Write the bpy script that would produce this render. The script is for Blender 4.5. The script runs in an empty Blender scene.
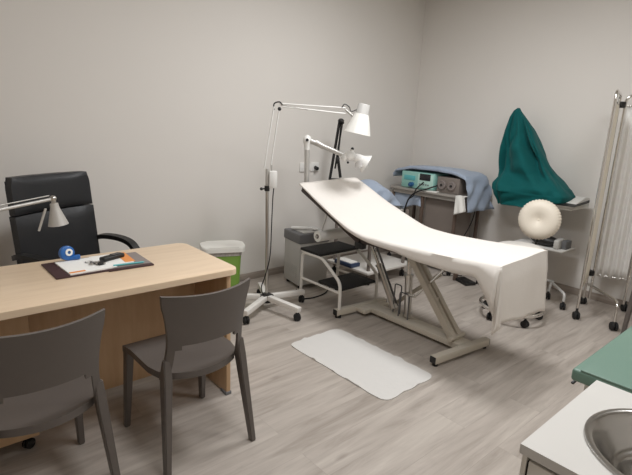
import bpy, bmesh, math, random
from mathutils import Vector, Matrix, noise
random.seed(7)
C = bpy.context.scene.collection
PI = math.pi
V = Vector

# ------------------------------------------------------------------ materials
def srgb(r, g, b):
    f = lambda c: (c/255/12.92) if c/255 <= .04045 else ((c/255+.055)/1.055)**2.4
    return (f(r), f(g), f(b), 1)

def mat(name, col, rough=.5, metal=0, spec=.5, noise_amt=.06, scale=12, bump=0, bscale=60, sheen=0, trans=0, coat=0, emit=None, alpha=1):
    m = bpy.data.materials.new(name); m.use_nodes = True
    nt = m.node_tree; b = nt.nodes['Principled BSDF']
    b.inputs['Roughness'].default_value = rough
    b.inputs['Metallic'].default_value = metal
    b.inputs['Specular IOR Level'].default_value = spec
    b.inputs['Coat Weight'].default_value = coat
    b.inputs['Sheen Weight'].default_value = sheen
    b.inputs['Transmission Weight'].default_value = trans
    b.inputs['Alpha'].default_value = alpha
    tc = nt.nodes.new('ShaderNodeTexCoord')
    n = nt.nodes.new('ShaderNodeTexNoise'); n.inputs['Scale'].default_value = scale; n.inputs['Detail'].default_value = 3
    nt.links.new(tc.outputs['Object'], n.inputs['Vector'])
    mx = nt.nodes.new('ShaderNodeMix'); mx.data_type = 'RGBA'
    mx.inputs['A'].default_value = tuple(c*(1-noise_amt) for c in col[:3])+(1,)
    mx.inputs['B'].default_value = tuple(min(1, c*(1+noise_amt)) for c in col[:3])+(1,)
    nt.links.new(n.outputs['Fac'], mx.inputs['Factor'])
    nt.links.new(mx.outputs['Result'], b.inputs['Base Color'])
    if bump:
        n2 = nt.nodes.new('ShaderNodeTexNoise'); n2.inputs['Scale'].default_value = bscale; n2.inputs['Detail'].default_value = 4
        nt.links.new(tc.outputs['Object'], n2.inputs['Vector'])
        bp = nt.nodes.new('ShaderNodeBump'); bp.inputs['Strength'].default_value = bump; bp.inputs['Distance'].default_value = .01
        nt.links.new(n2.outputs['Fac'], bp.inputs['Height']); nt.links.new(bp.outputs['Normal'], b.inputs['Normal'])
    if emit:
        b.inputs['Emission Color'].default_value = emit[0]; b.inputs['Emission Strength'].default_value = emit[1]
    return m

def wood(name, c1, c2, rough=.45, stretch=(1, 14, 14), scale=3):
    m = bpy.data.materials.new(name); m.use_nodes = True
    nt = m.node_tree; b = nt.nodes['Principled BSDF']; b.inputs['Roughness'].default_value = rough
    tc = nt.nodes.new('ShaderNodeTexCoord'); mp = nt.nodes.new('ShaderNodeMapping'); mp.inputs['Scale'].default_value = stretch
    n = nt.nodes.new('ShaderNodeTexNoise'); n.inputs['Scale'].default_value = scale; n.inputs['Detail'].default_value = 6; n.inputs['Roughness'].default_value = .6
    nt.links.new(tc.outputs['Object'], mp.inputs['Vector']); nt.links.new(mp.outputs['Vector'], n.inputs['Vector'])
    r = nt.nodes.new('ShaderNodeValToRGB'); r.color_ramp.elements[0].position = .3; r.color_ramp.elements[1].position = .7
    r.color_ramp.elements[0].color = c1; r.color_ramp.elements[1].color = c2
    nt.links.new(n.outputs['Fac'], r.inputs['Fac']); nt.links.new(r.outputs['Color'], b.inputs['Base Color'])
    return m

def floor_material():
    m = bpy.data.materials.new('vinyl_planks'); m.use_nodes = True
    nt = m.node_tree; b = nt.nodes['Principled BSDF']; b.inputs['Roughness'].default_value = .42
    b.inputs['Specular IOR Level'].default_value = .35
    L = nt.links.new; N = nt.nodes.new
    tc = N('ShaderNodeTexCoord')
    br = N('ShaderNodeTexBrick'); br.inputs['Scale'].default_value = 1
    br.inputs['Brick Width'].default_value = 1.25; br.inputs['Row Height'].default_value = .18
    br.inputs['Mortar Size'].default_value = .0012; br.offset = .37; br.inputs['Mortar Smooth'].default_value = .3
    br.inputs['Color1'].default_value = (0, 0, 0, 1); br.inputs['Color2'].default_value = (1, 1, 1, 1); br.inputs['Mortar'].default_value = (.5, .5, .5, 1)
    L(tc.outputs['Object'], br.inputs['Vector'])
    # per plank shift of the grain
    ad = N('ShaderNodeVectorMath'); ad.operation = 'MULTIPLY_ADD'
    ad.inputs[1].default_value = (7.3, 3.1, 5.0)
    L(br.outputs['Color'], ad.inputs[0]); L(tc.outputs['Object'], ad.inputs[2])
    mp = N('ShaderNodeMapping'); mp.inputs['Scale'].default_value = (.75, 6.5, 1); L(ad.outputs[0], mp.inputs['Vector'])
    n1 = N('ShaderNodeTexNoise'); n1.inputs['Scale'].default_value = 2.0; n1.inputs['Detail'].default_value = 7; n1.inputs['Roughness'].default_value = .62; n1.inputs['Distortion'].default_value = .6
    L(mp.outputs[0], n1.inputs['Vector'])
    mp2 = N('ShaderNodeMapping'); mp2.inputs['Scale'].default_value = (4, 60, 1); L(ad.outputs[0], mp2.inputs['Vector'])
    n2 = N('ShaderNodeTexNoise'); n2.inputs['Scale'].default_value = 2; n2.inputs['Detail'].default_value = 3; L(mp2.outputs[0], n2.inputs['Vector'])
    r = N('ShaderNodeValToRGB'); e = r.color_ramp.elements
    e[0].position = .27; e[0].color = srgb(156, 146, 136); e[1].position = .72; e[1].color = srgb(202, 193, 183)
    k = e.new(.47); k.color = srgb(182, 172, 163)
    L(n1.outputs['Fac'], r.inputs['Fac'])
    m1 = N('ShaderNodeMix'); m1.data_type = 'RGBA'; m1.blend_type = 'MULTIPLY'; m1.inputs['Factor'].default_value = .14
    L(r.outputs['Color'], m1.inputs['A']); L(n2.outputs['Fac'], m1.inputs['B'])
    # small knots
    mp3 = N('ShaderNodeMapping'); mp3.inputs['Scale'].default_value = (2.2, 6, 1); L(tc.outputs['Object'], mp3.inputs['Vector'])
    vo = N('ShaderNodeTexVoronoi'); vo.inputs['Scale'].default_value = 1.0; L(mp3.outputs[0], vo.inputs['Vector'])
    kr = N('ShaderNodeValToRGB'); kr.color_ramp.elements[0].position = .02; kr.color_ramp.elements[0].color = (.45, .42, .4, 1)
    kr.color_ramp.elements[1].position = .13; kr.color_ramp.elements[1].color = (1, 1, 1, 1); L(vo.outputs['Distance'], kr.inputs['Fac'])
    m2 = N('ShaderNodeMix'); m2.data_type = 'RGBA'; m2.blend_type = 'MULTIPLY'; m2.inputs['Factor'].default_value = .7
    L(m1.outputs['Result'], m2.inputs['A']); L(kr.outputs['Color'], m2.inputs['B'])
    # seams
    m3 = N('ShaderNodeMix'); m3.data_type = 'RGBA'; m3.inputs['B'].default_value = srgb(120, 110, 102)
    sc = N('ShaderNodeMath'); sc.operation = 'MULTIPLY'; sc.inputs[1].default_value = .28; L(br.outputs['Fac'], sc.inputs[0])
    L(sc.outputs[0], m3.inputs['Factor']); L(m2.outputs['Result'], m3.inputs['A'])
    L(m3.outputs['Result'], b.inputs['Base Color'])
    return m

M = dict(
    wall=mat('wall_paint', srgb(224, 219, 213), .75, spec=.25, noise_amt=.012, scale=2, bump=.03, bscale=180),
    ceiling=mat('ceiling_paint', srgb(225, 222, 216), .8, noise_amt=.01),
    floor=floor_material(),
    skirting=wood('skirting_wood', srgb(140, 129, 119), srgb(172, 160, 150), .5, (1, 1, 14), 3),
    beech=wood('beech_laminate', srgb(222, 196, 166), srgb(234, 210, 181), .4, (1, 11, 11), 2.2),
    beech_side=wood('beech_side', srgb(190, 155, 118), srgb(206, 172, 135), .45, (9, 9, 1), 2.2),
    plastic=mat('grey_chair_plastic', srgb(96, 89, 84), .42, noise_amt=.04, scale=30, bump=.05, bscale=400),
    leather=mat('black_leather', srgb(34, 35, 38), .42, noise_amt=.12, scale=9, bump=.12, bscale=35),
    black=mat('black_plastic', srgb(30, 29, 29), .45, noise_amt=.08),
    rubber=mat('black_rubber', srgb(26, 25, 25), .7, noise_amt=.1, bump=.2, bscale=250),
    chrome=mat('chrome', (.78, .76, .73, 1), .13, 1, noise_amt=.03),
    steel=mat('brushed_steel', (.56, .54, .51, 1), .28, 1, noise_amt=.06),
    silver=mat('silver_paint', srgb(196, 193, 188), .35, .35, noise_amt=.03),
    white=mat('white_plastic', srgb(232, 230, 226), .35, noise_amt=.02),
    whitem=mat('white_enamel', srgb(226, 222, 216), .4, noise_amt=.03),
    cream=mat('cream_enamel', srgb(206, 198, 184), .4, noise_amt=.03),
    greym=mat('grey_enamel', srgb(196, 194, 190), .4, noise_amt=.03),
    lgrey=mat('light_grey_plastic', srgb(188, 186, 182), .5, noise_amt=.04),
    dgrey=mat('dark_grey_plastic', srgb(112, 112, 114), .5, noise_amt=.05),
    trolley=mat('taupe_metal', srgb(128, 118, 111), .5, .0, noise_amt=.06),
    brown=mat('brown_metal', srgb(98, 82, 72), .5, .0, noise_amt=.06),
    sheet=mat('white_paper_sheet', srgb(229, 223, 216), .8, spec=.2, noise_amt=.01, bump=.25, bscale=14),
    paper=mat('white_paper', srgb(240, 238, 233), .75, spec=.2, noise_amt=.015, bump=.12, bscale=60),
    matm=mat('white_mat', srgb(212, 209, 205), .8, spec=.2, noise_amt=.02, bump=.12, bscale=40),
    vinyl=mat('dark_vinyl', srgb(58, 44, 40), .45, noise_amt=.08),
    blue=mat('blue_nonwoven', srgb(160, 172, 190), .85, spec=.2, noise_amt=.05, bump=.35, bscale=22, sheen=.2),
    green=mat('green_surgical_cloth', srgb(4, 84, 84), .8, spec=.2, noise_amt=.12, bump=.35, bscale=24, sheen=.05),
    teal=mat('green_vinyl', srgb(106, 134, 120), .38, noise_amt=.03, bump=.05, bscale=200),
    seatv=mat('white_vinyl', srgb(226, 222, 216), .5, noise_amt=.03),
    basin=mat('basin_steel', (.40, .385, .365, 1), .2, 1, noise_amt=.05),
    cushion=mat('cream_vinyl', srgb(234, 224, 208), .5, noise_amt=.03, bump=.06, bscale=90),
    curtain=mat('white_curtain', srgb(242, 240, 237), .85, spec=.15, noise_amt=.02, bump=.1, bscale=60),
    curtaincream=mat('cream_curtain', srgb(232, 224, 208), .85, spec=.15, noise_amt=.02, bump=.1, bscale=60),
    lid=mat('white_lid', srgb(233, 231, 224), .4, noise_amt=.02),
    bin=mat('green_plastic', srgb(124, 162, 68), .4, noise_amt=.05),
    liner=mat('grey_speckled_liner', srgb(176, 170, 164), .5, noise_amt=.5, scale=60),
    device=mat('mint_device', srgb(150, 200, 190), .4, noise_amt=.03),
    devlight=mat('pale_mint_panel', srgb(190, 226, 214), .4, noise_amt=.03),
    navy=mat('navy_plastic', srgb(52, 68, 98), .45, noise_amt=.05),
    traygrey=mat('grey_tray', srgb(164, 158, 151), .4, .2, noise_amt=.04),
    devblue=mat('blue_knob', srgb(46, 92, 140), .35, noise_amt=.05),
    screenblk=mat('dark_screen', srgb(38, 38, 42), .2, noise_amt=.03),
    maroon=mat('maroon_leather', srgb(66, 40, 42), .5, noise_amt=.1, bump=.08, bscale=150),
    tapeblue=mat('blue_plastic', srgb(38, 100, 172), .3, noise_amt=.05),
    orange=mat('orange_print', srgb(232, 150, 82), .6, noise_amt=.08),
    aqua=mat('aqua_plastic', srgb(96, 182, 186), .4, noise_amt=.05),
    slate=mat('grey_cover', srgb(138, 128, 124), .5, noise_amt=.06),
    fog=mat('clear_hood', srgb(232, 230, 228), .15, noise_amt=.01, alpha=.72),
    shade=mat('white_shade', srgb(238, 236, 230), .35, noise_amt=.015),
    walltop=mat('white_laminate', srgb(212, 209, 204), .35, noise_amt=.015),
    cab=mat('cabinet_white', srgb(222, 217, 208), .4, noise_amt=.02),
    gap=mat('dark_gap', srgb(40, 34, 28), .8, noise_amt=.05),
    led=mat('led_diffuser', (1, .95, .88, 1), .6, emit=((1, .985, .985, 1), 1.0)),
)

# ------------------------------------------------------------------ mesh helpers
def new(): return bmesh.new()

def box(bm, c, s, rz=0, bev=0, rot=None, seg=2):
    R = rot if rot is not None else Matrix.Rotation(rz, 4, 'Z')
    mtx = Matrix.Translation(V(c)) @ R @ Matrix.Diagonal((s[0], s[1], s[2], 1))
    g = bmesh.ops.create_cube(bm, size=1, matrix=mtx)
    if bev:
        es = {e for v in g['verts'] for e in v.link_edges}
        bmesh.ops.bevel(bm, geom=list(es), offset=bev, segments=seg, affect='EDGES', profile=.5)

def bb(bm, a, b, bev=0, seg=2):
    box(bm, [(a[i]+b[i])/2 for i in range(3)], [abs(b[i]-a[i]) for i in range(3)], bev=bev, seg=seg)

def frame_of(d):
    d = d.normalized(); up = V((0, 0, 1)) if abs(d.z) < .95 else V((0, 1, 0))
    x = up.cross(d).normalized(); return x, d.cross(x)

def rod(bm, p, q, r, r2=None, seg=12, cap=True):
    p, q = V(p), V(q); x, y = frame_of(q-p); r2 = r if r2 is None else r2
    a = [bm.verts.new(p+(x*math.cos(t)+y*math.sin(t))*r) for t in [2*PI*i/seg for i in range(seg)]]
    b = [bm.verts.new(q+(x*math.cos(t)+y*math.sin(t))*r2) for t in [2*PI*i/seg for i in range(seg)]]
    for i in range(seg): bm.faces.new((a[i], a[(i+1) % seg], b[(i+1) % seg], b[i]))
    if cap: bm.faces.new(a[::-1]); bm.faces.new(b)

def smoothpts(pts, n=6):
    pts = [V(p) for p in pts]; out = []
    P = [pts[0]*2-pts[1]]+pts+[pts[-1]*2-pts[-2]]
    for i in range(1, len(P)-2):
        for k in range(n):
            t = k/n; a, b, c, d = P[i-1], P[i], P[i+1], P[i+2]
            out.append(.5*((2*b)+(c-a)*t+(2*a-5*b+4*c-d)*t*t+(3*b-a-3*c+d)*t**3))
    return out+[pts[-1]]

def fillet(pts, r, n=5):
    pts = [V(p) for p in pts]; out = [pts[0]]
    for i in range(1, len(pts)-1):
        a, b, c = pts[i-1], pts[i], pts[i+1]
        rr = min(r, (a-b).length*.49, (c-b).length*.49)
        p, q = b+(a-b).normalized()*rr, b+(c-b).normalized()*rr
        for k in range(n+1):
            t = k/n; out.append((1-t)**2*p+2*t*(1-t)*b+t*t*q)
    return out+[pts[-1]]

def tube(bm, pts, r, seg=8, rad=None, w=None):
    """round tube, or a flat rectangular strip when w=(width,height)"""
    pts = [V(p) for p in pts]; n = len(pts); prev = None; x0 = None
    for i in range(n):
        d = (pts[min(i+1, n-1)]-pts[max(i-1, 0)]).normalized()
        if x0 is None: x0, y0 = frame_of(d)
        else:
            x0 = (x0-d*x0.dot(d)).normalized(); y0 = d.cross(x0)
        rr = rad(i/(n-1)) if rad else r
        if w: ring = [bm.verts.new(pts[i]+x0*sx*w[0]/2+y0*sy*w[1]/2) for sx, sy in ((-1, -1), (1, -1), (1, 1), (-1, 1))]
        else: ring = [bm.verts.new(pts[i]+(x0*math.cos(2*PI*k/seg)+y0*math.sin(2*PI*k/seg))*rr) for k in range(seg)]
        m = len(ring)
        if prev:
            for k in range(m): bm.faces.new((prev[k], prev[(k+1) % m], ring[(k+1) % m], ring[k]))
        else: bm.faces.new(ring[::-1])
        prev = ring
    bm.faces.new(prev)

def bar(bm, p, q, w, h, bev=0):
    p, q = V(p), V(q); d = (q-p); x, y = frame_of(d)
    R = Matrix((x, y, d.normalized())).transposed().to_4x4()
    box(bm, (p+q)/2, (w, h, d.length), rot=R, bev=bev)

def lathe(bm, prof, loc=(0, 0, 0), axis=(0, 0, 1), seg=24, wob=None, cap0=False, cap1=False):
    ax = V(axis).normalized(); x, y = frame_of(ax); loc = V(loc); prev = None
    for j, (r, z) in enumerate(prof):
        if r < 1e-5: ring = [bm.verts.new(loc+ax*z)]
        else: ring = [bm.verts.new(loc+ax*z+(x*math.cos(t)+y*math.sin(t))*(r*(1+(wob(t, j) if wob else 0)))) for t in [2*PI*i/seg for i in range(seg)]]
        if prev:
            for k in range(seg):
                a, b = prev[k % len(prev)], prev[(k+1) % len(prev)]
                c, d = ring[(k+1) % len(ring)], ring[k % len(ring)]
                f = [v for i, v in enumerate((a, b, c, d)) if v not in (a, b, c, d)[:i]]
                if len(f) > 2: bm.faces.new(f)
        elif cap0 and len(ring) > 2: bm.faces.new(ring[::-1])
        prev = ring
    if cap1 and len(prev) > 2: bm.faces.new(prev)

def sphere(bm, c, r, s=(1, 1, 1), rot=None, u=18, v=12):
    R = rot if rot is not None else Matrix.Identity(4)
    bmesh.ops.create_uvsphere(bm, u_segments=u, v_segments=v, radius=r, matrix=Matrix.Translation(V(c)) @ R @ Matrix.Diagonal((s[0], s[1], s[2], 1)))

def grid(bm, fn, nu, nv, closed_u=False):
    g = [[bm.verts.new(V(fn(i/(nu if closed_u else nu-1), j/(nv-1)))) for i in range(nu)] for j in range(nv)]
    for j in range(nv-1):
        for i in range(nu if closed_u else nu-1):
            bm.faces.new((g[j][i], g[j][(i+1) % nu], g[j+1][(i+1) % nu], g[j+1][i]))
    return g

def prism(bm, poly, z0, z1, bev=0, seg=2):
    a = [bm.verts.new((x, y, z0)) for x, y in poly]; b = [bm.verts.new((x, y, z1)) for x, y in poly]
    n = len(poly); fs = []
    for i in range(n): fs.append(bm.faces.new((a[i], a[(i+1) % n], b[(i+1) % n], b[i])))
    fs.append(bm.faces.new(a[::-1])); top = bm.faces.new(b)
    if bev: bmesh.ops.bevel(bm, geom=[e for e in top.edges], offset=bev, segments=seg, affect='EDGES', profile=.5)

def extrude_poly(bm, pts, d):
    """planar 3D polygon extruded by vector d"""
    a = [bm.verts.new(V(p)) for p in pts]; b = [bm.verts.new(V(p)+V(d)) for p in pts]; n = len(pts)
    for i in range(n): bm.faces.new((a[i], a[(i+1) % n], b[(i+1) % n], b[i]))
    bm.faces.new(a[::-1]); bm.faces.new(b)

def rrect(x0, y0, x1, y1, r, n=5):
    out = []
    for cx, cy, a0 in ((x1-r, y1-r, 0), (x0+r, y1-r, 90), (x0+r, y0+r, 180), (x1-r, y0+r, 270)):
        for k in range(n+1):
            t = math.radians(a0+90*k/n); out.append((cx+r*math.cos(t), cy+r*math.sin(t)))
    return out

def nz(p, s=1): return noise.noise(V(p)*s)

# ------------------------------------------------------------------ objects
ROOT = {}
def thing(name, label, cat, loc=(0, 0, 0), rz=0, group=None):
    o = bpy.data.objects.new(name, None); C.objects.link(o)
    o.location = loc; o.rotation_euler = (0, 0, rz); o.empty_display_size = .1
    ROOT[o.name] = (Matrix.Translation(V(loc)) @ Matrix.Rotation(rz, 4, 'Z')).inverted()
    o['label'] = label; o['category'] = cat
    if group: o['group'] = group
    return o

def obj(name, bm, m, parent=None, label=None, inv=None, local=False, angle=40, solid=0, sub=0):
    if inv is None and parent is not None and not local:
        r = parent
        while r.parent: r = r.parent
        inv = ROOT[r.name]
    if inv is not None: bm.transform(inv)
    bmesh.ops.recalc_face_normals(bm, faces=bm.faces[:])
    me = bpy.data.meshes.new(name); bm.to_mesh(me); bm.free()
    for p in me.polygons: p.use_smooth = True
    me.set_sharp_from_angle(angle=math.radians(angle))
    me.materials.append(M[m])
    o = bpy.data.objects.new(name, me); C.objects.link(o)
    if parent is not None: o.parent = parent
    if label: o['label'] = label
    if sub:
        s = o.modifiers.new('Subdivision', 'SUBSURF'); s.levels = sub; s.render_levels = sub
    if solid:
        s = o.modifiers.new('Solidify', 'SOLIDIFY'); s.thickness = solid; s.offset = 0
    return o

def single(name, bm, m, label, cat, loc, group=None, **k):
    o = obj(name, bm, m, None, inv=Matrix.Translation(-V(loc)), **k)
    o.location = loc; o['label'] = label; o['category'] = cat
    ROOT[o.name] = Matrix.Translation(-V(loc))
    if group: o['group'] = group
    return o

def struct(name, bm, m, **k):
    o = obj(name, bm, m, **k); o['kind'] = 'structure'; return o

def caster(parent, x, y, r=.027, ang=0, name='caster', z=0):
    bm = new(); d = V((math.cos(ang), math.sin(ang), 0)); s = V((-d.y, d.x, 0)); c = V((x, y, r+z))
    for k in (-1, 1):
        cc = c+s*k*r*.42
        lathe(bm, [(r*.35, -r*.3), (r*.86, -r*.3), (r, -r*.18), (r, r*.18), (r*.86, r*.3), (r*.35, r*.3)], cc, s, 16, cap0=True, cap1=True)
    bb(bm, (x-r*.35, y-r*.35, r*.8+z), (x+r*.35, y+r*.35, r*2.25+z), bev=r*.1)
    rod(bm, (x, y, r*2+z), (x, y, r*2.9+z), r*.28)
    return obj(name, bm, 'rubber', parent)

# ------------------------------------------------------------------ setting
X0, X1, Y0, Y1, ZC = -1.6, 4.78, -1.6, 3.69, 3.0
bm = new(); bb(bm, (X0-.1, Y0-.1, -.1), (X1+.1, Y1+.1, 0)); struct('floor', bm, 'floor')
bm = new(); bb(bm, (X0-.1, Y0-.1, ZC), (X1+.1, Y1+.1, ZC+.1)); struct('ceiling', bm, 'ceiling')
bm = new(); bb(bm, (X0-.1, Y1, 0), (X1+.1, Y1+.1, ZC)); struct('wall_left', bm, 'wall')
bm = new(); bb(bm, (X1, Y0-.1, 0), (X1+.1, Y1, ZC)); struct('wall_right', bm, 'wall')
bm = new(); bb(bm, (X0-.1, Y0-.1, 0), (X1, Y0, ZC)); struct('wall_front', bm, 'wall')
bm = new(); bb(bm, (X0-.1, Y0, 0), (X0, Y1, ZC)); struct('wall_back', bm, 'wall')
bm = new(); bb(bm, (X0, Y1-.012, 0), (X1, Y1, .07), bev=.003); struct('baseboard_left', bm, 'skirting')
bm = new(); bb(bm, (X1-.012, Y0, 0), (X1, Y1-.012, .07), bev=.003); struct('baseboard_right', bm, 'skirting')

LED = 15.0
def ceiling_light(x, y, label, strength):
    t = thing('ceiling_light', label, 'ceiling light', (x, y, ZC), 0, 'square light panels in the ceiling')
    bm = new()
    for a, b in (((-.31, -.31), (.31, -.29)), ((-.31, .29), (.31, .31)), ((-.31, -.29), (-.29, .29)), ((.29, -.29), (.31, .29))):
        bb(bm, (x+a[0], y+a[1], ZC-.02), (x+b[0], y+b[1], ZC))
    obj('frame', bm, 'whitem', t)
    bm = new(); bb(bm, (x-.29, y-.29, ZC-.014), (x+.29, y+.29, ZC-.002)); d = obj('diffuser', bm, 'led', t)
    l = bpy.data.lights.new('panel_light', 'AREA'); l.shape = 'SQUARE'; l.size = .56; l.energy = strength; l.color = (.97, .985, 1)
    o = bpy.data.objects.new('panel_light', l); C.objects.link(o); o.parent = t; o.location = (0, 0, -.022)
ceiling_light(2.7, 1.85, 'square white ceiling light panel above the treatment couch', 40)
ceiling_light(2.7, .1, 'unseen square ceiling panel added as fill light above the floor before the green couch', 20)  # fill panel, added out of view to spread the light
ceiling_light(.95, 1.3, 'unseen square ceiling panel added as fill light above the beech desk front', 23)  # fill panel, added out of view to brighten the desk side
ceiling_light(1.2, -.8, 'unseen square ceiling panel added as fill light above the sink unit', 9)  # weak fill panel, added out of view to lower the contrast

# wall socket
t = thing('wall_socket', 'white double wall socket with a black plug on the left wall', 'socket', (3.13, Y1, 1.065))
bm = new(); bb(bm, (3.0, Y1-.012, 1.02), (3.12, Y1, 1.11), bev=.004); bb(bm, (3.145, Y1-.012, 1.02), (3.25, Y1, 1.11), bev=.004); bb(bm, (3.1, Y1-.004, 1.03), (3.16, Y1, 1.1)); obj('face_plate', bm, 'white', t)
bm = new(); rod(bm, (3.2, Y1-.01, 1.06), (3.2, Y1-.05, 1.05), .018); obj('plug', bm, 'black', t)

# ------------------------------------------------------------------ desk
t = thing('desk', 'beech desk with rounded corners in front of the black leather chair', 'desk', (.5, 2.32, 0))
bm = new(); prism(bm, rrect(-.45, 2.01, 1.262, 2.652, .045), .715, .745, bev=.004); obj('desktop', bm, 'beech', t)
bm = new(); bb(bm, (1.222, 2.07, .012), (1.247, 2.6, .715), bev=.002); o = obj('side_panel', bm, 'beech_side', t)
for ya, yb_ in ((2.066, 2.13), (2.56, 2.604)):
    bm = new(); bb(bm, (1.217, ya, 0), (1.252, yb_, .02), bev=.003); obj('foot_cap', bm, 'dgrey', o)
bm = new(); bb(bm, (-.43, 2.07, .012), (-.405, 2.6, .715), bev=.002); obj('side_panel', bm, 'beech_side', t)
bm = new(); bb(bm, (-.405, 2.43, .05), (1.222, 2.45, .715)); obj('modesty_panel', bm, 'beech_side', t)

t = thing('drawer_pedestal', 'beech drawer pedestal on castors under the left of the desk', 'cabinet', (.13, 2.3, 0))
bm = new(); bb(bm, (-.08, 2.19, .07), (.335, 2.42, .695), bev=.003); obj('body', bm, 'beech_side', t)
bm = new(); bb(bm, (-.075, 2.42, .08), (.33, 2.428, .69), bev=.002); obj('drawer_front', bm, 'beech', t)
for x in (-.04, .295):
    for y in (2.23, 2.38): caster(t, x, y, .024, .6)

# ------------------------------------------------------------------ grey visitor chairs
def leg_bm(p, q, w0, d0, w1, d1, mid=None):
    """tapering rectangular leg through points"""
    b = new(); pts = [V(p)]+([V(mid)] if mid else [])+[V(q)]; n = len(pts); prev = None
    for i, c in enumerate(pts):
        f = i/(n-1); w = w0+(w1-w0)*f; d = d0+(d1-d0)*f
        if mid and i == 1: w = .036; d = .052
        ring = [b.verts.new(c+V((sx*w/2, sy*d/2, 0))) for sx, sy in ((-1, -1), (1, -1), (1, 1), (-1, 1))]
        if prev:
            for k in range(4): b.faces.new((prev[k], prev[(k+1) % 4], ring[(k+1) % 4], ring[k]))
        else: b.faces.new(ring[::-1])
        prev = ring
    b.faces.new(prev)
    bmesh.ops.bevel(b, geom=b.edges[:], offset=.004, segments=2, affect='EDGES')
    return b

def make_chair(label, group):
    t = thing('visitor_chair', label, 'chair', (0, 0, 0), 0, group)
    # back shell curve: y as a function of x (bulging backwards in the middle)
    yb = lambda x, z: -.165-.055*(1-(x/.2)**2)-max(0, z-.45)*.14-max(0, z-.68)**2*.4
    bm = new()
    def seat(u, v):
        x = (u-.5)*2; y = -.225+.455*v
        hw = .158+(.205-.158)*min(1, max(0, (v-.06)/.3))**.6
        xx = x*hw; yy = y
        if v < .2: yy = y*(1-v/.2)*0+(-.17-.055*(1-(x)**2))*(1-v/.2)+(v/.2)*(-.225+.455*.2)
        z = .445-.012*(1-x*x)*math.sin(PI*min(1, v*1.05))-.018*max(0, v-.8)/.2
        return (xx, yy, z)
    g = grid(bm, seat, 13, 15)
    bm.free(); bm = new(); top = grid(bm, seat, 13, 15); 
    bot = grid(bm, lambda u, v: V(seat(u, v))+V((0, 0, -.03)), 13, 15)
    J, I = 15, 13
    for i in range(I-1):
        bm.faces.new((top[0][i+1], top[0][i], bot[0][i], bot[0][i+1])); bm.faces.new((top[J-1][i], top[J-1][i+1], bot[J-1][i+1], bot[J-1][i]))
    for j in range(J-1):
        bm.faces.new((top[j][0], top[j+1][0], bot[j+1][0], bot[j][0])); bm.faces.new((top[j+1][I-1], top[j][I-1], bot[j][I-1], bot[j+1][I-1]))
    obj('seat', bm, 'plastic', t, angle=50)
    # backrest: curved panel with two short posts, an opening below
    bm = new(); TH = .016
    xs = [-.2, -.192, -.18, -.168, -.155, -.14, -.11, -.07, -.03, 0, .03, .07, .11, .14, .155, .168, .18, .192, .2]
    zs = [.425, .46, .5, .535, .56, .58, .6, .64, .68, .72, .75, .775, .79, .8]
    def hw(z): return .2-.022*math.sin(PI*min(1, max(0, (z-.42)/.34)))**1.0+.006*max(0, (z-.72)/.08)
    def zmin(x): return .57+.0*x
    F = {}; B = {}
    for j, z in enumerate(zs):
        for i, x in enumerate(xs):
            px = x/.2*hw(z); y = yb(px, z); zz = z+(.008*(abs(x)/.2)**2 if z > .78 else 0)
            F[i, j] = bm.verts.new((px, y+TH/2, zz)); B[i, j] = bm.verts.new((px, y-TH/2, zz))
    def keep(i, j):
        xm = abs(xs[i]+xs[i+1])/2; zm = (zs[j]+zs[j+1])/2
        if zm > .6: return True
        if zm > .58: return True
        if zm > .56: return xm > .13
        return xm > .165
    for j in range(len(zs)-1):
        for i in range(len(xs)-1):
            if not keep(i, j): continue
            bm.faces.new((F[i, j], F[i, j+1], F[i+1, j+1], F[i+1, j])); bm.faces.new((B[i, j], B[i+1, j], B[i+1, j+1], B[i, j+1]))
            for (di, dj, a, b) in ((-1, 0, (i, j), (i, j+1)), (1, 0, (i+1, j), (i+1, j+1)), (0, -1, (i, j), (i+1, j)), (0, 1, (i, j+1), (i+1, j+1))):
                ni, nj = i+di, j+dj
                if not (0 <= ni < len(xs)-1 and 0 <= nj < len(zs)-1 and keep(ni, nj)):
                    bm.faces.new((F[a], F[b], B[b], B[a]))
    bmesh.ops.delete(bm, geom=[v for v in bm.verts if not v.link_faces], context='VERTS')
    obj('backrest', bm, 'plastic', t, angle=50)
    for s in (-1, 1):
        obj('leg', leg_bm((s*.1765, yb(.178, .5)-.002, .52), (s*.214, -.245, 0), .031, .02, .026, .03, mid=(s*.180, -.185, .44)), 'plastic', t)
        obj('leg', leg_bm((s*.188, .195, .43), (s*.205, .225, 0), .036, .05, .026, .03), 'plastic', t)
    return t

def copy_thing(src, name=None):
    r = src.copy(); C.objects.link(r)
    for ch in list(src.children):
        c = ch.copy(); C.objects.link(c); c.parent = r
        for g in list(ch.children):
            d = g.copy(); C.objects.link(d); d.parent = c
    return r
G = 'grey plastic visitor chairs'
ch = make_chair('grey plastic visitor chair at the right front of the desk, seen whole', G)
for loc, rz, lab in (((.285, 1.895, 0), math.radians(1), 'grey plastic visitor chair at the left front of the desk, cut by the photo edge'),
                     ((4.275, .765, 0), math.radians(90), 'grey plastic visitor chair beside the folding screen, only one leg showing at the right edge')):
    c = copy_thing(ch); c.location = loc; c.rotation_euler = (0, 0, rz); c['label'] = lab
ch.location = (.905, 1.905, 0); ch.rotation_euler = (0, 0, math.radians(1))

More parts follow.
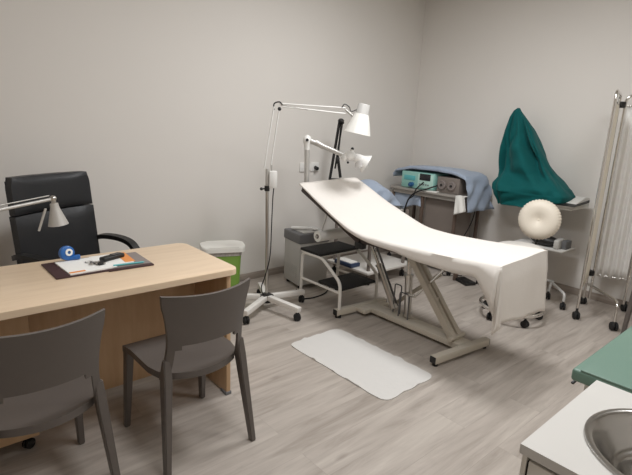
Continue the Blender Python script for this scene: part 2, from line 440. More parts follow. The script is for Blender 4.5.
# ------------------------------------------------------------------ executive chair
rz = math.radians(27.5)
t = thing('executive_chair', 'black leather high-backed office chair behind the beech desk', 'chair', (.785, 3.05, 0), rz)
def L(f):  # local builder
    b = new(); f(b); return b
def shell(b, x_half, z0, z1, y_of, th, n=13, m=13, pillow=.02):
    def front(u, v):
        x = (u-.5)*2; z = z0+(z1-z0)*v; e = max(0, 1-max(abs(x), abs(2*v-1))**6)
        return (x*x_half(z), y_of(x, z)-th/2-pillow*e, z)
    def rear(u, v):
        x = (u-.5)*2; z = z0+(z1-z0)*v
        return (x*x_half(z), y_of(x, z)+th/2, z)
    f = grid(b, front, n, m); r = grid(b, rear, n, m)
    for i in range(n-1):
        b.faces.new((f[0][i+1], f[0][i], r[0][i], r[0][i+1])); b.faces.new((f[m-1][i], f[m-1][i+1], r[m-1][i+1], r[m-1][i]))
    for j in range(m-1):
        b.faces.new((f[j][0], f[j+1][0], r[j+1][0], r[j][0])); b.faces.new((f[j+1][n-1], f[j][n-1], r[j][n-1], r[j+1][n-1]))
yo = lambda x, z: .245+(z-.75)*.1-.03*abs(x)**2.5
inv = ROOT[t.name].inverted()
def lobj(name, bm, m, par, **k):
    return obj(name, bm, m, par, local=True, **k)
b = new(); shell(b, lambda z: .245, .47, 1.09, lambda x, z: yo(x, z)+.012, .035, pillow=0); back = lobj('backrest', b, 'leather', t)
b = new(); shell(b, lambda z: .272-.25*max(0, z-1.06), .905, 1.118, lambda x, z: yo(x, z)-.03, .05, pillow=.022); lobj('head_cushion', b, 'leather', back)
b = new(); shell(b, lambda z: .277, .49, .898, lambda x, z: yo(x, z)-.03, .05, pillow=.026); lobj('back_cushion', b, 'leather', back)
b = new(); box(b, (0, -.03, .45), (.53, .5, .1), bev=.035, seg=4); lobj('seat', b, 'leather', t)
for s in (-1, 1):
    b = new(); tube(b, smoothpts([(s*.275, .2, .66), (s*.3, .12, .685), (s*.305, -.02, .685), (s*.3, -.12, .655), (s*.292, -.165, .58), (s*.28, -.1, .47), (s*.26, -.05, .42)], 6), .02, w=(.05, .028)); lobj('armrest', b, 'black', t)
b = new(); rod(b, (0, 0, .11), (0, 0, .4), .028); rod(b, (0, 0, .06), (0, 0, .2), .04); box(b, (0, 0, .395), (.2, .24, .03)); lobj('gas_column', b, 'black', t)
b = new()
for k in range(5):
    a = 2*PI*k/5+.3; bar(b, (0, 0, .1), (.28*math.cos(a), .28*math.sin(a), .075), .045, .03)
base = lobj('star_base', b, 'black', t)
for k in range(5):
    a = 2*PI*k/5+.3
    p = inv @ V((.28*math.cos(a), .28*math.sin(a), 0)); caster(t, p.x, p.y, .027, a)

# ------------------------------------------------------------------ desk things
t = thing('desk_lamp', 'silver desk lamp with conical shade hanging over the desk from the left', 'lamp', (-.2, 2.58, .745))
bm = new(); lathe(bm, [(.085, 0), (.085, .015), (.03, .028), (.014, .04)], (-.2, 2.58, .745), seg=28, cap0=True, cap1=True); obj('base', bm, 'silver', t)
bm = new(); rod(bm, (-.2, 2.58, .77), (-.24, 2.6, .93), .008); rod(bm, (-.215, 2.6, .77), (-.255, 2.62, .93), .004); obj('lower_arm', bm, 'silver', t)
bm = new(); sphere(bm, (-.245, 2.61, .935), .018); obj('elbow', bm, 'silver', t)
bm = new(); rod(bm, (-.245, 2.61, .935), (.585, 2.75, 1.044), .0085); rod(bm, (-.245, 2.61, .962), (.57, 2.75, 1.062), .003); obj('upper_arm', bm, 'silver', t)
bm = new(); sphere(bm, (.588, 2.75, 1.046), .016); rod(bm, (.588, 2.75, 1.046), (.59, 2.75, 1.0), .012); obj('joint', bm, 'steel', t)
bm = new(); lathe(bm, [(.0, .0), (.02, 0), (.022, -.02), (.024, -.03), (.05, -.115), (.047, -.115), (.02, -.03)], (.589, 2.75, 1.02), (-.12, 0, 1), 24); sh = obj('shade', bm, 'silver', t)
bm = new(); rod(bm, (.545, 2.73, 1.0), (.505, 2.73, .885), .006); obj('handle', bm, 'silver', sh)

t = thing('document_folder', 'open maroon leather folder lying on the desk with papers on it', 'folder', (.7, 2.43, .745))
bm = new(); box(bm, (.59, 2.44, .749), (.23, .275, .008), rz=.02, bev=.003); box(bm, (.82, 2.425, .749), (.22, .275, .008), rz=-.03, bev=.003); obj('cover', bm, 'maroon', t)
bm = new(); box(bm, (.83, 2.425, .755), (.185, .235, .004), rz=-.03); obj('pocket', bm, 'slate', t)
t2 = thing('paper_stack', 'white papers with orange heading lying in the open maroon folder', 'paper', (.7, 2.44, .753))
bm = new(); box(bm, (.64, 2.43, .7565), (.215, .235, .006), rz=.05); box(bm, (.77, 2.455, .7575), (.17, .2, .005), rz=-.06); obj('sheets', bm, 'paper', t2)
for c_, s_, r_ in (((.84, 2.46, .7606), (.05, .19, .001), -.06), ((.575, 2.33, .7601), (.07, .02, .001), .05)):
    bm = new(); box(bm, c_, s_, rz=r_); obj('printed_band', bm, 'orange', t2)
bm = new(); rod(bm, (.74, 2.335, .762), (.88, 2.318, .762), .0045); rod(bm, (.88, 2.318, .762), (.89, 2.317, .762), .004, .001)
single('pen', bm, 'aqua', 'slim aqua pen lying along the front edge of the open folder', 'pen', (.81, 2.327, .757))
t = thing('tape_dispenser', 'round blue tape dispenser standing at the back of the open folder', 'tape dispenser', (.6, 2.53, .76))
bm = new(); lathe(bm, [(.03, -.014), (.036, -.01), (.036, .01), (.03, .014)], (.585, 2.55, .798), (.25, -1, .12), 28, cap0=True, cap1=True); bar(bm, (.585, 2.55, .77), (.645, 2.54, .774), .026, .02, bev=.004); obj('body', bm, 'tapeblue', t)
bm = new(); lathe(bm, [(.008, -.0165), (.018, -.0165), (.018, .0165), (.008, .0165)], (.59, 2.55, .802), (.25, -1, .12), 24); obj('tape_roll', bm, 'paper', t)
t = thing('phone', 'black handset lying on the papers of the open folder', 'phone', (.775, 2.45, .76))
R = Matrix.Rotation(math.radians(22), 4, 'Z')
bm = new(); box(bm, (.775, 2.455, .772), (.13, .042, .022), rot=R, bev=.008, seg=3); obj('body', bm, 'black', t)
bm = new(); box(bm, (.795, 2.463, .784), (.05, .028, .003), rot=R); obj('screen', bm, 'screenblk', t)
bm = new(); bm2 = bm
for i in range(3): box(bm, (.665+.018*i, 2.42-.012*i, .7645+.002*i), (.02, .045, .005), rz=.6*i-.4, bev=.001)
k = single('key_bunch', bm, 'steel', 'bunch of steel keys lying beside the black handset on the papers', 'keys', (.68, 2.41, .76))
bm = new(); tube(bm, [V((.66+.016*math.cos(a), 2.455+.016*math.sin(a), .763)) for a in [2*PI*i/16 for i in range(17)]], .002, 6); obj('ring', bm, 'steel', k)
bm = new(); box(bm, (.7, 2.385, .768), (.035, .022, .012), rz=.4, bev=.004); obj('key_fob', bm, 'black', k)

# ------------------------------------------------------------------ waste bin
bx, by, br = 1.945, 3.36, math.radians(-22)
t = thing('waste_bin', 'green waste bin with rounded white lid standing by the left wall', 'bin', (bx, by, 0), br)
b = new(); prism(b, rrect(-.145, -.1, .145, .1, .045), 0, .43); 
for v in b.verts:
    if v.co.z < .01: v.co.x *= .86; v.co.y *= .86
lobj('body', b, 'bin', t)
b = new(); prism(b, rrect(-.148, -.103, .148, .103, .045), .41, .445); lobj('liner', b, 'liner', t, label='grey speckled liner rim')
b = new(); prism(b, rrect(-.18, -.12, .175, .12, .06, 8), .445, .49, bev=.018, seg=4); lobj('lid', b, 'lid', t)

# ------------------------------------------------------------------ lamp on five-star stand
cx, cy = 2.13, 2.98
t = thing('floor_lamp', 'tall white spring-arm lamp on a five-star castor stand beside the grey machine', 'lamp', (cx, cy, 0))
bm = new()
AN = [208, 280, 352, 64, 136]
for a in AN:
    r = math.radians(a); d = V((math.cos(r), math.sin(r), 0)); bar(bm, V((cx, cy, .105))+d*.03, V((cx, cy, .092))+d*.355, .045, .04, bev=.004)
base = obj('star_base', bm, 'whitem', t)
for a in AN:
    r = math.radians(a); caster(t, cx+.335*math.cos(r), cy+.335*math.sin(r), .029, r+.8)
bm = new(); rod(bm, (cx, cy, .06), (cx, cy, .135), .034, seg=16); box(bm, (cx, cy, .108), (.1, .07, .04), bev=.01); obj('hub', bm, 'black', t)
bm = new(); rod(bm, (cx, cy, .12), (cx-.013, cy+.009, 1.06), .0125); obj('pole', bm, 'steel', t)
bm = new(); rod(bm, (cx-.045, cy+.03, .985), (cx-.005, cy, .99), .006); sphere(bm, (cx-.048, cy+.032, .985), .012); rod(bm, (cx-.012, cy+.008, .97), (cx-.012, cy+.008, 1.01), .02); obj('clamp_knob', bm, 'black', t)
bm = new(); box(bm, (cx+.025, cy-.018, 1.06), (.06, .06, .13), rz=-.6, bev=.008); obj('bracket_box', bm, 'white', t)
bm = new(); rod(bm, (cx-.012, cy+.008, 1.02), (cx-.012, cy+.008, 1.14), .014); rod(bm, (cx+.015, cy-.01, 1.12), (cx+.015, cy-.01, 1.17), .006); obj('socket_joint', bm, 'silver', t)
e0, e1 = V((2.115, 2.995, 1.14)), V((2.165, 2.953, 1.60)); side = V((.012, -.008, 0))
bm = new(); rod(bm, e0-side*1.2, e1-side*1.4, .0055); rod(bm, e0+side*2, e1+side*1.5, .0055); rod(bm, (2.105, 3.0, 1.17), (2.12, 2.985, 1.37), .004); obj('lower_spring_arm', bm, 'white', t)
bm = new(); tube(bm, smoothpts([(2.15, 2.965, 1.575), (2.15, 2.965, 1.62), (2.18, 2.94, 1.635), (2.2, 2.93, 1.615)], 6), .005, 8); sphere(bm, (2.182, 2.94, 1.585), .014); obj('elbow', bm, 'black', t)
f0, f1 = V((2.185, 2.945, 1.615)), V((2.63, 2.7, 1.605))
bm = new(); rod(bm, f0+V((0, 0, .008)), f1+V((0, 0, .012)), .0055); rod(bm, f0+V((.02, -.01, -.012)), f1+V((0, 0, -.03)), .0055); ua = obj('upper_spring_arm', bm, 'white', t)
bm = new(); p = f0.lerp(f1, .02)+V((0, 0, 0)); q = f0.lerp(f1, .42)+V((0, 0, -.02)); rod(bm, p, q, .005); obj('spring', bm, 'steel', ua)
bm = new(); rod(bm, f1, (2.68, 2.655, 1.555), .009); sphere(bm, (2.68, 2.655, 1.555), .016); obj('tilt_joint', bm, 'silver', t)
bm = new(); tube(bm, smoothpts([(2.6, 2.71, 1.62), (2.62, 2.7, 1.645), (2.65, 2.68, 1.625), (2.66, 2.67, 1.595), (2.69, 2.65, 1.605), (2.71, 2.63, 1.625)], 5), .004, 6); sphere(bm, (2.712, 2.629, 1.626), .01); obj('cable', bm, 'black', t)
ax = (V((2.735, 2.605, 1.652))-V((2.705, 2.632, 1.425)))
bm = new(); lathe(bm, [(0, 0), (.042, 0), (.046, -.008), (.05, -.075), (.052, -.08)], V((2.735, 2.605, 1.652)), ax, 28); obj('shade_cap', bm, 'greym', t)
bm = new(); lathe(bm, [(.055, -.075), (.105, -.225), (.101, -.225), (.05, -.08)], V((2.735, 2.605, 1.652)), ax, 36, wob=lambda t_, j: .018*math.cos(12*t_)); obj('shade', bm, 'shade', t)
bm = new(); tube(bm, smoothpts([(2.16, 2.958, .995), (2.15, 2.955, .9), (2.145, 2.955, .7), (2.14, 2.96, .45), (2.105, 2.975, .28), (2.085, 2.99, .2), (2.095, 2.985, .13)], 6), .0045, 6); obj('power_cord', bm, 'rubber', t)

# ------------------------------------------------------------------ grey machine behind the steps
rz = math.radians(-9)
mx, my = 2.81, 3.31
t = thing('medical_unit', 'light grey floor-standing medical unit with dark grey top behind the step stool', 'machine', (mx, my, 0), rz)
b = new(); box(b, (0, 0, .235), (.31, .29, .4), bev=.01)
for i in range(7): box(b, (-.157, .0, .1+.018*i), (.004, .2, .007))
lobj('body', b, 'lgrey', t)
b = new(); box(b, (0, 0, .475), (.325, .305, .09), bev=.012, seg=3); lobj('top_block', b, 'dgrey', t)
b = new(); box(b, (.02, .0, .523), (.25, .24, .008), bev=.003); lobj('control_plate', b, 'lgrey', t)
inv = ROOT[t.name].inverted()
for x, y in ((-.12, -.11), (.12, -.11), (-.12, .11), (.12, .11)):
    p = inv @ V((x, y, 0)); caster(t, p.x, p.y, .018, .4)
t = thing('handpiece', 'white handpiece tube lying on top of the grey medical unit', 'handpiece', (2.75, 3.33, .527))
bm = new(); rod(bm, (2.68, 3.38, .545), (2.79, 3.29, .545), .016); lathe(bm, [(.016, 0), (.01, .02), (.008, .05)], (2.79, 3.29, .545), (.11, -.09, 0), 14, cap1=True); obj('grip', bm, 'white', t)
bm = new(); sphere(bm, (2.85, 3.24, .54), .024, (1.3, 1, .5)); obj('tip', bm, 'white', t)
bm = new(); tube(bm, smoothpts([(2.0, 3.3, .006), (2.2, 3.3, .006), (2.45, 3.15, .006), (2.55, 3.1, .006), (2.62, 3.2, .008)], 6), .006, 6)
single('floor_cable', bm, 'rubber', 'black cable lying on the floor between the lamp stand and the grey unit', 'cable', (2.4, 3.2, 0))
bm = new(); tube(bm, smoothpts([(2.5, 2.98, .006), (2.62, 2.95, .006), (2.78, 2.98, .006), (2.95, 3.1, .006)], 6), .006, 6)
single('floor_cable', bm, 'rubber', 'black cable lying on the floor under the step stool', 'cable', (2.7, 2.97, 0))

# ------------------------------------------------------------------ step stool
xa, xb = 2.5, 2.93
t = thing('step_stool', 'two-step stool with black treads and white tube frame under the couch head', 'step stool', (2.73, 2.75, 0))
for x in (xa, xb):
    bm = new()
    tube(bm, fillet([(x, 2.995, .008), (x, 2.985, .432), (x, 2.735, .432), (x, 2.515, .285), (x, 2.505, .008)], .05), .0135, 10)
    tube(bm, [(x, 2.99, .2), (x, 2.51, .2)], .011, 8)
    f = obj('side_frame', bm, 'whitem', t)
    for y in (2.995, 2.505):
        bm = new(); rod(bm, (x, y, 0), (x, y, .025), .016); obj('foot_cap', bm, 'rubber', f)
bm = new(); bb(bm, (xa-.01, 2.75, .443), (xb+.01, 3.01, .466), bev=.006); tr = obj('upper_tread', bm, 'rubber', t)
bm = new(); bb(bm, (xa-.005, 2.76, .432), (xb+.005, 3.0, .444)); obj('tread_tray', bm, 'whitem', tr)
bm = new(); bb(bm, (xa+.012, 2.515, .21), (xb-.012, 2.79, .23), bev=.005); obj('lower_tread', bm, 'rubber', t)

# ------------------------------------------------------------------ treatment couch
t = thing('treatment_couch', 'white-sheeted hydraulic treatment couch with raised backrest in the middle of the room', 'treatment couch', (2.73, 2.1, 0))
bm = new(); bar(bm, (2.446, 1.575, .045), (3.0, 1.515, .045), .05, .05, bev=.004); fb = obj('foot_bar', bm, 'cream', t)
for p, q in (((2.438, 1.576, .045), (2.448, 1.5748, .045)), ((2.998, 1.5152, .045), (3.008, 1.514, .045))):
    bm = new(); bar(bm, p, q, .044, .044, bev=.003); obj('end_cap', bm, 'black', fb)
for p in ((2.47, 1.573), (2.975, 1.518)):
    bm = new(); rod(bm, p+(0,), p+(.022,), .018); obj('foot_pad', bm, 'black', fb)
bm = new(); bar(bm, (2.47, 2.52, .045), (3.0, 2.47, .045), .05, .05, bev=.004); hb = obj('head_bar', bm, 'cream', t)
for p, q in (((2.462, 2.5208, .045), (2.472, 2.5198, .045)), ((2.998, 2.4702, .045), (3.008, 2.4692, .045))):
    bm = new(); bar(bm, p, q, .044, .044, bev=.003); obj('end_cap', bm, 'black', hb)
for p in ((2.49, 2.518), (2.975, 2.472)):
    bm = new(); rod(bm, p+(0,), p+(.022,), .018); obj('foot_pad', bm, 'black', hb)
bm = new(); bb(bm, (2.74, 1.56, .026), (2.87, 2.48, .066), bev=.004); bb(bm, (2.66, 2.38, .03), (2.95, 2.48, .064), bev=.004); obj('spine_beam', bm, 'cream', t)
bm = new(); bar(bm, (2.765, 1.64, .075), (2.765, 2.11, .63), .042, .05, bev=.003); bar(bm, (2.83, 1.64, .075), (2.83, 2.11, .63), .042, .05, bev=.003); bar(bm, (2.745, 1.83, .3), (2.85, 1.83, .3), .03, .04, bev=.003); rod(bm, (2.72, 1.64, .085), (2.89, 1.64, .085), .018); obj('lift_arm', bm, 'cream', t)
bm = new(); bar(bm, (2.93, 2.3, .09), (2.93, 1.9, .45), .022, .03, bev=.003); obj('lift_arm', bm, 'cream', t)
def ram(p, q, r, nm):
    p, q = V(p), V(q); m = p.lerp(q, .6)
    bm = new(); rod(bm, p, m, r, seg=16); rod(bm, p, p.lerp(q, .05), r*1.25, seg=16); rod(bm, p.lerp(q, .57), p.lerp(q, .6), r*1.2, seg=16); o = obj(nm, bm, 'steel', t)
    bm = new(); rod(bm, m, q, r*.62, seg=14); obj('piston', bm, 'chrome', o)
ram((2.84, 2.235, .09), (2.84, 2.56, .62), .024, 'hydraulic_ram')
ram((2.83, 2.09, .075), (2.83, 2.13, .63), .029, 'hydraulic_ram')
bm = new(); rod(bm, (2.88, 2.235, .1), (2.88, 2.54, .6), .009); obj('guide_rod', bm, 'dgrey', t)
bm = new(); rod(bm, (2.78, 2.0, .275), (2.78, 1.72, .62), .0085); rod(bm, (2.78, 2.0, .275), (2.8, 2.08, .26), .012); obj('linkage_rod', bm, 'chrome', t)
for x, y0, y1, z in ((2.83, 2.17, 2.235, .3), (2.79, 2.06, 2.15, .265)):
    bm = new(); tube(bm, fillet([(x, y0, .066), (x, y0, z), (x, y1, z), (x, y1, .066)], .02), .0055, 8); obj('pedal_lever', bm, 'dgrey', t)
# upper frame and padding
bm = new(); bb(bm, (2.6, 1.4, .63), (2.64, 2.3, .668), bev=.003); bb(bm, (2.86, 1.4, .63), (2.9, 2.3, .668), bev=.003)
for y in (1.42, 2.1, 2.28): bb(bm, (2.6, y-.02, .63), (2.9, y+.02, .668))
obj('upper_frame', bm, 'cream', t)
bm = new(); box(bm, (2.47, 2.3, .645), (.05, .08, .05), bev=.008); box(bm, (2.985, 2.3, .645), (.05, .08, .05), bev=.008); rod(bm, (2.46, 2.3, .65), (3.0, 2.3, .65), .012); obj('hinge', bm, 'black', t)
bm = new(); bb(bm, (2.445, 1.235, .665), (2.985, 2.285, .718), bev=.014, seg=3); obj('seat_pad', bm, 'vinyl', t)
BA = .416
d = V((0, math.cos(BA), math.sin(BA))); up_ = V((0, -math.sin(BA), math.cos(BA)))
c0 = V((2.715, 2.29, .695)); cb = c0+d*.368-up_*.024
bm = new(); box(bm, cb, (.54, .735, .046), rot=Matrix.Rotation(BA, 4, 'X'), bev=.012, seg=3); obj('back_pad', bm, 'vinyl', t)
for k in (-.17, .17):
    bm = new(); bar(bm, c0+V((k, 0, 0))-up_*.062, cb+d*.3+V((k, 0, 0))-up_*.038, .035, .03); obj('back_frame', bm, 'cream', t)
bm = new(); tube(bm, smoothpts([(2.52, 2.72, .85), (2.53, 2.75, .75), (2.545, 2.8, .665), (2.545, 2.81, .60)], 5), .005, 6); tube(bm, smoothpts([(2.9, 2.72, .85), (2.88, 2.75, .75), (2.83, 2.81, .6)], 5), .005, 6); rod(bm, (2.48, 2.81, .60), (2.94, 2.81, .60), .009); obj('roll_holder', bm, 'silver', t)
t2 = thing('couch_paper_roll', 'roll of white couch paper hung under the raised couch backrest', 'paper roll', (2.68, 2.81, .60))
bm = new(); lathe(bm, [(.011, -.2), (.045, -.2), (.045, .2), (.011, .2), (.011, -.2)], (2.7, 2.81, .60), (1, 0, 0), 28); obj('paper', bm, 'paper', t2)
bm = new(); lathe(bm, [(.0095, -.202), (.018, -.202), (.018, .202), (.0095, .202), (.0095, -.202)], (2.7, 2.81, .60), (1, 0, 0), 20); obj('core', bm, 'brown', t2)

# the paper sheet over the couch
def lerpP(P, s):
    for i in range(len(P)-1):
        if s <= P[i+1][0] or i == len(P)-2:
            f = (s-P[i][0])/(P[i+1][0]-P[i][0]); f = max(0, min(1, f))
            return tuple(P[i][k]+(P[i+1][k]-P[i][k])*f for k in range(1, len(P[0])))
# near and far edge profiles, (parameter, y, z), head to foot
NEAR = [(0, 2.972, 1.022), (.1, 2.80, .942), (.22, 2.6, .846), (.34, 2.42, .77), (.42, 2.29, .737), (.5, 2.15, .732), (.62, 1.95, .732), (.75, 1.7, .742), (.87, 1.45, .753), (.95, 1.3, .764), (1, 1.205, .768)]
FAR = [(0, 2.9, 1.052), (.1, 2.74, .988), (.22, 2.54, .9), (.34, 2.34, .83), (.42, 2.2, .782), (.5, 2.1, .757), (.62, 1.9, .748), (.75, 1.66, .757), (.87, 1.43, .77), (.95, 1.28, .784), (1, 1.205, .784)]
def smoothed(P, s, h=.035):
    a = [lerpP(P, max(0, min(1, s+d_))) for d_ in (-h, -h/2, 0, h/2, h)]
    return tuple(sum(x[k] for x in a)/5 for k in (0, 1)) if h < s < 1-h else lerpP(P, s)
def sheet_top(u, s):
    n = smoothed(NEAR, s); f = smoothed(FAR, s)
    y = n[0]+(f[0]-n[0])*u; z = n[1]+(f[1]-n[1])*(u*u*(3-2*u))
    z += .004*math.sin(PI*u)*nz((u*3, s*7, 1.3)) - .012*math.sin(PI*u)*math.exp(-((s-.36)/.12)**2)
    return V((2.425+.58*u, y, z))
DROP = [(0, .018), (.2, .02), (.4, .03), (.5, .04), (.62, .052), (.72, .078), (.85, .092), (1, .085)]
def sidedrop(s):
    return lerpP([(a_, b_, 0) for a_, b_ in DROP], s)[0]+.006*nz((s*9, 2, 0))
bm = new(); NS, NU = 70, 22
rows = []
for j in range(NS):
    s = j/(NS-1); row = []
    a = sheet_top(0, s); b = sheet_top(1, s)
    dn = sidedrop(s); k = max(0, (s-.925)/.075)
    if k > 0: dn = dn+(.30-dn)*(k**1.15)
    nrm = V((0, -.35*(1-min(1, s/.4)), -1)).normalized() if s < .4 else V((0, 0, -1))
    for q in (1, .66, .33): row.append(a+nrm*dn*q+V((-.004-.012*math.sin(PI*q)*k+.006*nz((s*14, q*2, 3))*(1+2*k), -.02*q*k*0, 0)))
    row.append(a+V((0, 0, -.004)))
    for i in range(1, NU): row.append(sheet_top(i/NU, s))
    row.append(b+V((0, 0, -.004)))
    for q in (.4, .8, 1.2): row.append(b+V((.012, 0, -.06*q)))
    rows.append([bm.verts.new(p) for p in row])
for j in range(NS-1):
    for i in range(len(rows[0])-1): bm.faces.new((rows[j][i], rows[j][i+1], rows[j+1][i+1], rows[j+1][i]))
# foot drape
last = rows[-1]; off = 3; top = last[off:off+NU+1]; prev = top; NV = 16
for k in range(1, NV+1):
    f = k/NV; ring = []
    for i, v in enumerate(top):
        u = i/NU; hem = .335+.075*u+.012*nz((u*5, 3, 1))
        if u < .1: hem += .05*(1-u/.1)
        p = v.co+V((.05*u*f*f*.9-.0*f, -.012*min(1, f*4)-.012*f+.012*f*nz((u*4, f*1.2, 5))+.008*f*math.sin(u*9+1), -hem*f))
        ring.append(bm.verts.new(p))
    for i in range(NU): bm.faces.new((prev[i], prev[i+1], ring[i+1], ring[i]))
    prev = ring; 
    if k == 1: first_col = []
# corner flap: hangs from the near hem to a point
ncol = [None]
fl_a = last[0].co.copy()
P0 = V((2.425, 1.2, .76)); 
def flap(u, v):
    a = V((2.424-.004*math.sin(PI*v), 1.235, .74)).lerp(V((2.45, 1.215, .352)), v)
    b = V((2.423, 1.193, .763)).lerp(V((2.475, 1.178, .40)), v)
    p = a.lerp(b, u); p.x += -.014*math.sin(PI*u)*math.sin(PI*min(1, v*1.2)); return p
grid(bm, flap, 6, 16)
bmesh.ops.remove_doubles(bm, verts=bm.verts[:], dist=.0005)
single('couch_sheet', bm, 'sheet', 'long white paper sheet covering the treatment couch and hanging over its foot', 'sheet', (2.72, 2.1, .75), solid=.003, angle=75)

# ------------------------------------------------------------------ lamp clamped to the couch head
t = thing('examination_lamp', 'white articulated lamp with flared head on a silver column at the couch head', 'lamp', (2.55, 3.02, .93))
bm = new(); box(bm, (2.55, 2.995, .95), (.06, .06, .07), bev=.006); rod(bm, (2.55, 3.02, .92), (2.55, 3.02, .97), .03); obj('clamp', bm, 'black', t)
bm = new(); rod(bm, (2.553, 3.033, .93), (2.547, 3.04, 1.31), .021, seg=18); obj('column', bm, 'silver', t)
bm = new(); lathe(bm, [(.024, 0), (.026, .04), (.034, .06), (.036, .08), (.028, .105), (.01, .118), (0, .12)], (2.547, 3.04, 1.28), (0, 0, 1), 20, cap0=True); pv = obj('pivot_head', bm, 'white', t)
bm = new(); rod(bm, (2.525, 3.015, 1.36), (2.515, 3.003, 1.36), .012); obj('pivot_screw', bm, 'black', pv)
bm = new(); rod(bm, (2.56, 3.02, 1.355), (2.77, 2.815, 1.245), .022, .019, seg=16); rod(bm, (2.59, 2.985, 1.345), (2.64, 2.94, 1.31), .023, seg=16); obj('boom', bm, 'silver', t)
bm = new(); sphere(bm, (2.795, 2.785, 1.25), .048, (1, 1, .85)); sphere(bm, (2.765, 2.815, 1.235), .034); rod(bm, (2.8, 2.78, 1.27), (2.805, 2.775, 1.3), .018); hd = obj('lamp_joint', bm, 'white', t)
bm = new(); sphere(bm, (2.806, 2.774, 1.305), .013); sphere(bm, (2.77, 2.78, 1.195), .01); obj('knob', bm, 'black', hd)
bm = new(); lathe(bm, [(.0, -.02), (.03, -.015), (.04, .01), (.045, .04), (.055, .06), (.075, .09), (.078, .1), (.05, .07), (.035, .03)], (2.83, 2.745, 1.235), (.55, -.55, -.42), 28); obj('lamp_head', bm, 'white', t)
bm = new(); lathe(bm, [(.052, .0), (.058, .05), (.056, .05), (.05, .0)], (2.86, 2.715, 1.215), (.1, -.1, -.9), 24); obj('splash_guard', bm, 'fog', t)

# ------------------------------------------------------------------ floor mat
bm = new()
poly = []
base = rrect(1.878, 1.485, 2.345, 2.36, .05, 6)
cxm, cym = 2.11, 1.92
pts = []
n = len(base)
for i in range(n):
    a, b = V(base[i]+(0,)), V(base[(i+1) % n]+(0,)); k = max(1, int((b-a).length/.03))
    for j in range(k): pts.append(a.lerp(b, j/k))
rings = []
for f in (1, .97, .9, .75, .5, .25):
    r = []
    for p in pts:
        w = .009*nz((p.x*14, p.y*14, 0)) if f > .8 else 0
        d_ = (p-V((cxm, cym, 0))); dd = d_.normalized()
        z = .006+(.02*max(0, nz((p.x*15, p.y*15, 4))) if f > .95 else 0)
        q = V((cxm, cym, 0))+d_*f+dd*w; q.z = z; r.append(bm.verts.new(q))
    if rings:
        for i in range(len(r)): bm.faces.new((rings[-1][i], rings[-1][(i+1) % len(r)], r[(i+1) % len(r)], r[i]))
    rings.append(r)
bm.faces.new(rings[-1])
low = [bm.verts.new((v.co.x, v.co.y, 0.0)) for v in rings[0]]
for i in range(len(low)): bm.faces.new((rings[0][i], low[i], low[(i+1) % len(low)], rings[0][(i+1) % len(low)]))
single('floor_mat', bm, 'matm', 'white rectangular mat with rounded corners lying on the floor beside the couch', 'mat', (2.11, 1.92, 0))

# ------------------------------------------------------------------ stool with round back pad
sx, sy = 3.70, 1.70
t = thing('work_stool', 'round white stool with pleated back pad and chrome ring base beyond the couch foot', 'stool', (sx, sy, 0))
bm = new(); tube(bm, [V((sx+.243*math.cos(a), sy+.243*math.sin(a), .098)) for a in [2*PI*i/48 for i in range(49)]], .0145, 10); obj('foot_ring', bm, 'chrome', t)
bm = new()
for k in range(5):
    a = 2*PI*k/5+.35; bar(bm, (sx+.02*math.cos(a), sy+.02*math.sin(a), .11), (sx+.235*math.cos(a), sy+.235*math.sin(a), .085), .03, .022, bev=.004)
obj('star_base', bm, 'chrome', t)
for k in range(5):
    a = 2*PI*k/5+.35; caster(t, sx+.225*math.cos(a), sy+.225*math.sin(a), .029, a+.5)
bm = new(); rod(bm, (sx, sy, .08), (sx, sy, .36), .025); rod(bm, (sx, sy, .36), (sx, sy, .53), .015); obj('gas_lift', bm, 'chrome', t)
bm = new(); lathe(bm, [(0, .53), (.17, .53), (.185, .545), (.188, .575), (.178, .6), (.15, .612), (0, .618)], (sx, sy, 0), seg=40); obj('seat', bm, 'seatv', t)
pc = V((4.045, 1.728, .785)); n_ = V((-4.035, -1.745, .45)).normalized(); n_ = V((-.97, -.22, .12)).normalized()
bm = new(); lathe(bm, [(0, .026), (.02, .03), (.05, .05), (.1, .058), (.14, .047), (.165, .02), (.17, 0), (.16, -.02), (.12, -.035), (0, -.04)], pc, n_, 80, wob=lambda t_, j: (.018*math.cos(40*t_) if j in (4, 5, 6, 7) else 0)); bp = obj('back_pad', bm, 'cushion', t)
bm = new(); sphere(bm, pc+n_*.026, .009, (1, 1, .6)); obj('button', bm, 'cushion', bp)
bm = new(); tube(bm, smoothpts([(sx+.05, sy, .52), (sx+.25, sy+.02, .52), (sx+.36, sy+.03, .58), (pc.x+.03, pc.y+.01, .7), (pc.x+.035, pc.y+.01, .78)], 6), .009, 8); obj('back_bracket', bm, 'black', t)

# ------------------------------------------------------------------ cart with console against the right wall
t = thing('console_cart', 'white two-shelf column cart on castors by the right wall under the green cloth', 'trolley', (4.43, 1.8, 0))
for x, y in ((4.25, 1.5), (4.41, 1.7), (4.25, 2.32), (4.41, 2.12)):
    caster(t, x, y, .029, .5)
bm = new(); tube(bm, fillet([(4.25, 1.5, .075), (4.25, 1.5, .14), (4.42, 1.66, .15), (4.5, 1.74, .15)], .04), .012, 8); tube(bm, fillet([(4.25, 2.32, .075), (4.25, 2.32, .14), (4.42, 2.16, .15), (4.5, 2.08, .15)], .04), .012, 8)
rod(bm, (4.41, 1.7, .075), (4.44, 1.7, .15), .012); rod(bm, (4.41, 2.12, .075), (4.44, 2.12, .15), .012); rod(bm, (4.5, 1.7, .15), (4.5, 2.12, .15), .013); rod(bm, (4.5, 1.91, .15), (4.58, 1.91, .15), .013); obj('base_frame', bm, 'greym', t)
bm = new(); bb(bm, (4.56, 1.86, .13), (4.6, 1.96, .85), bev=.006); obj('column', bm, 'greym', t)
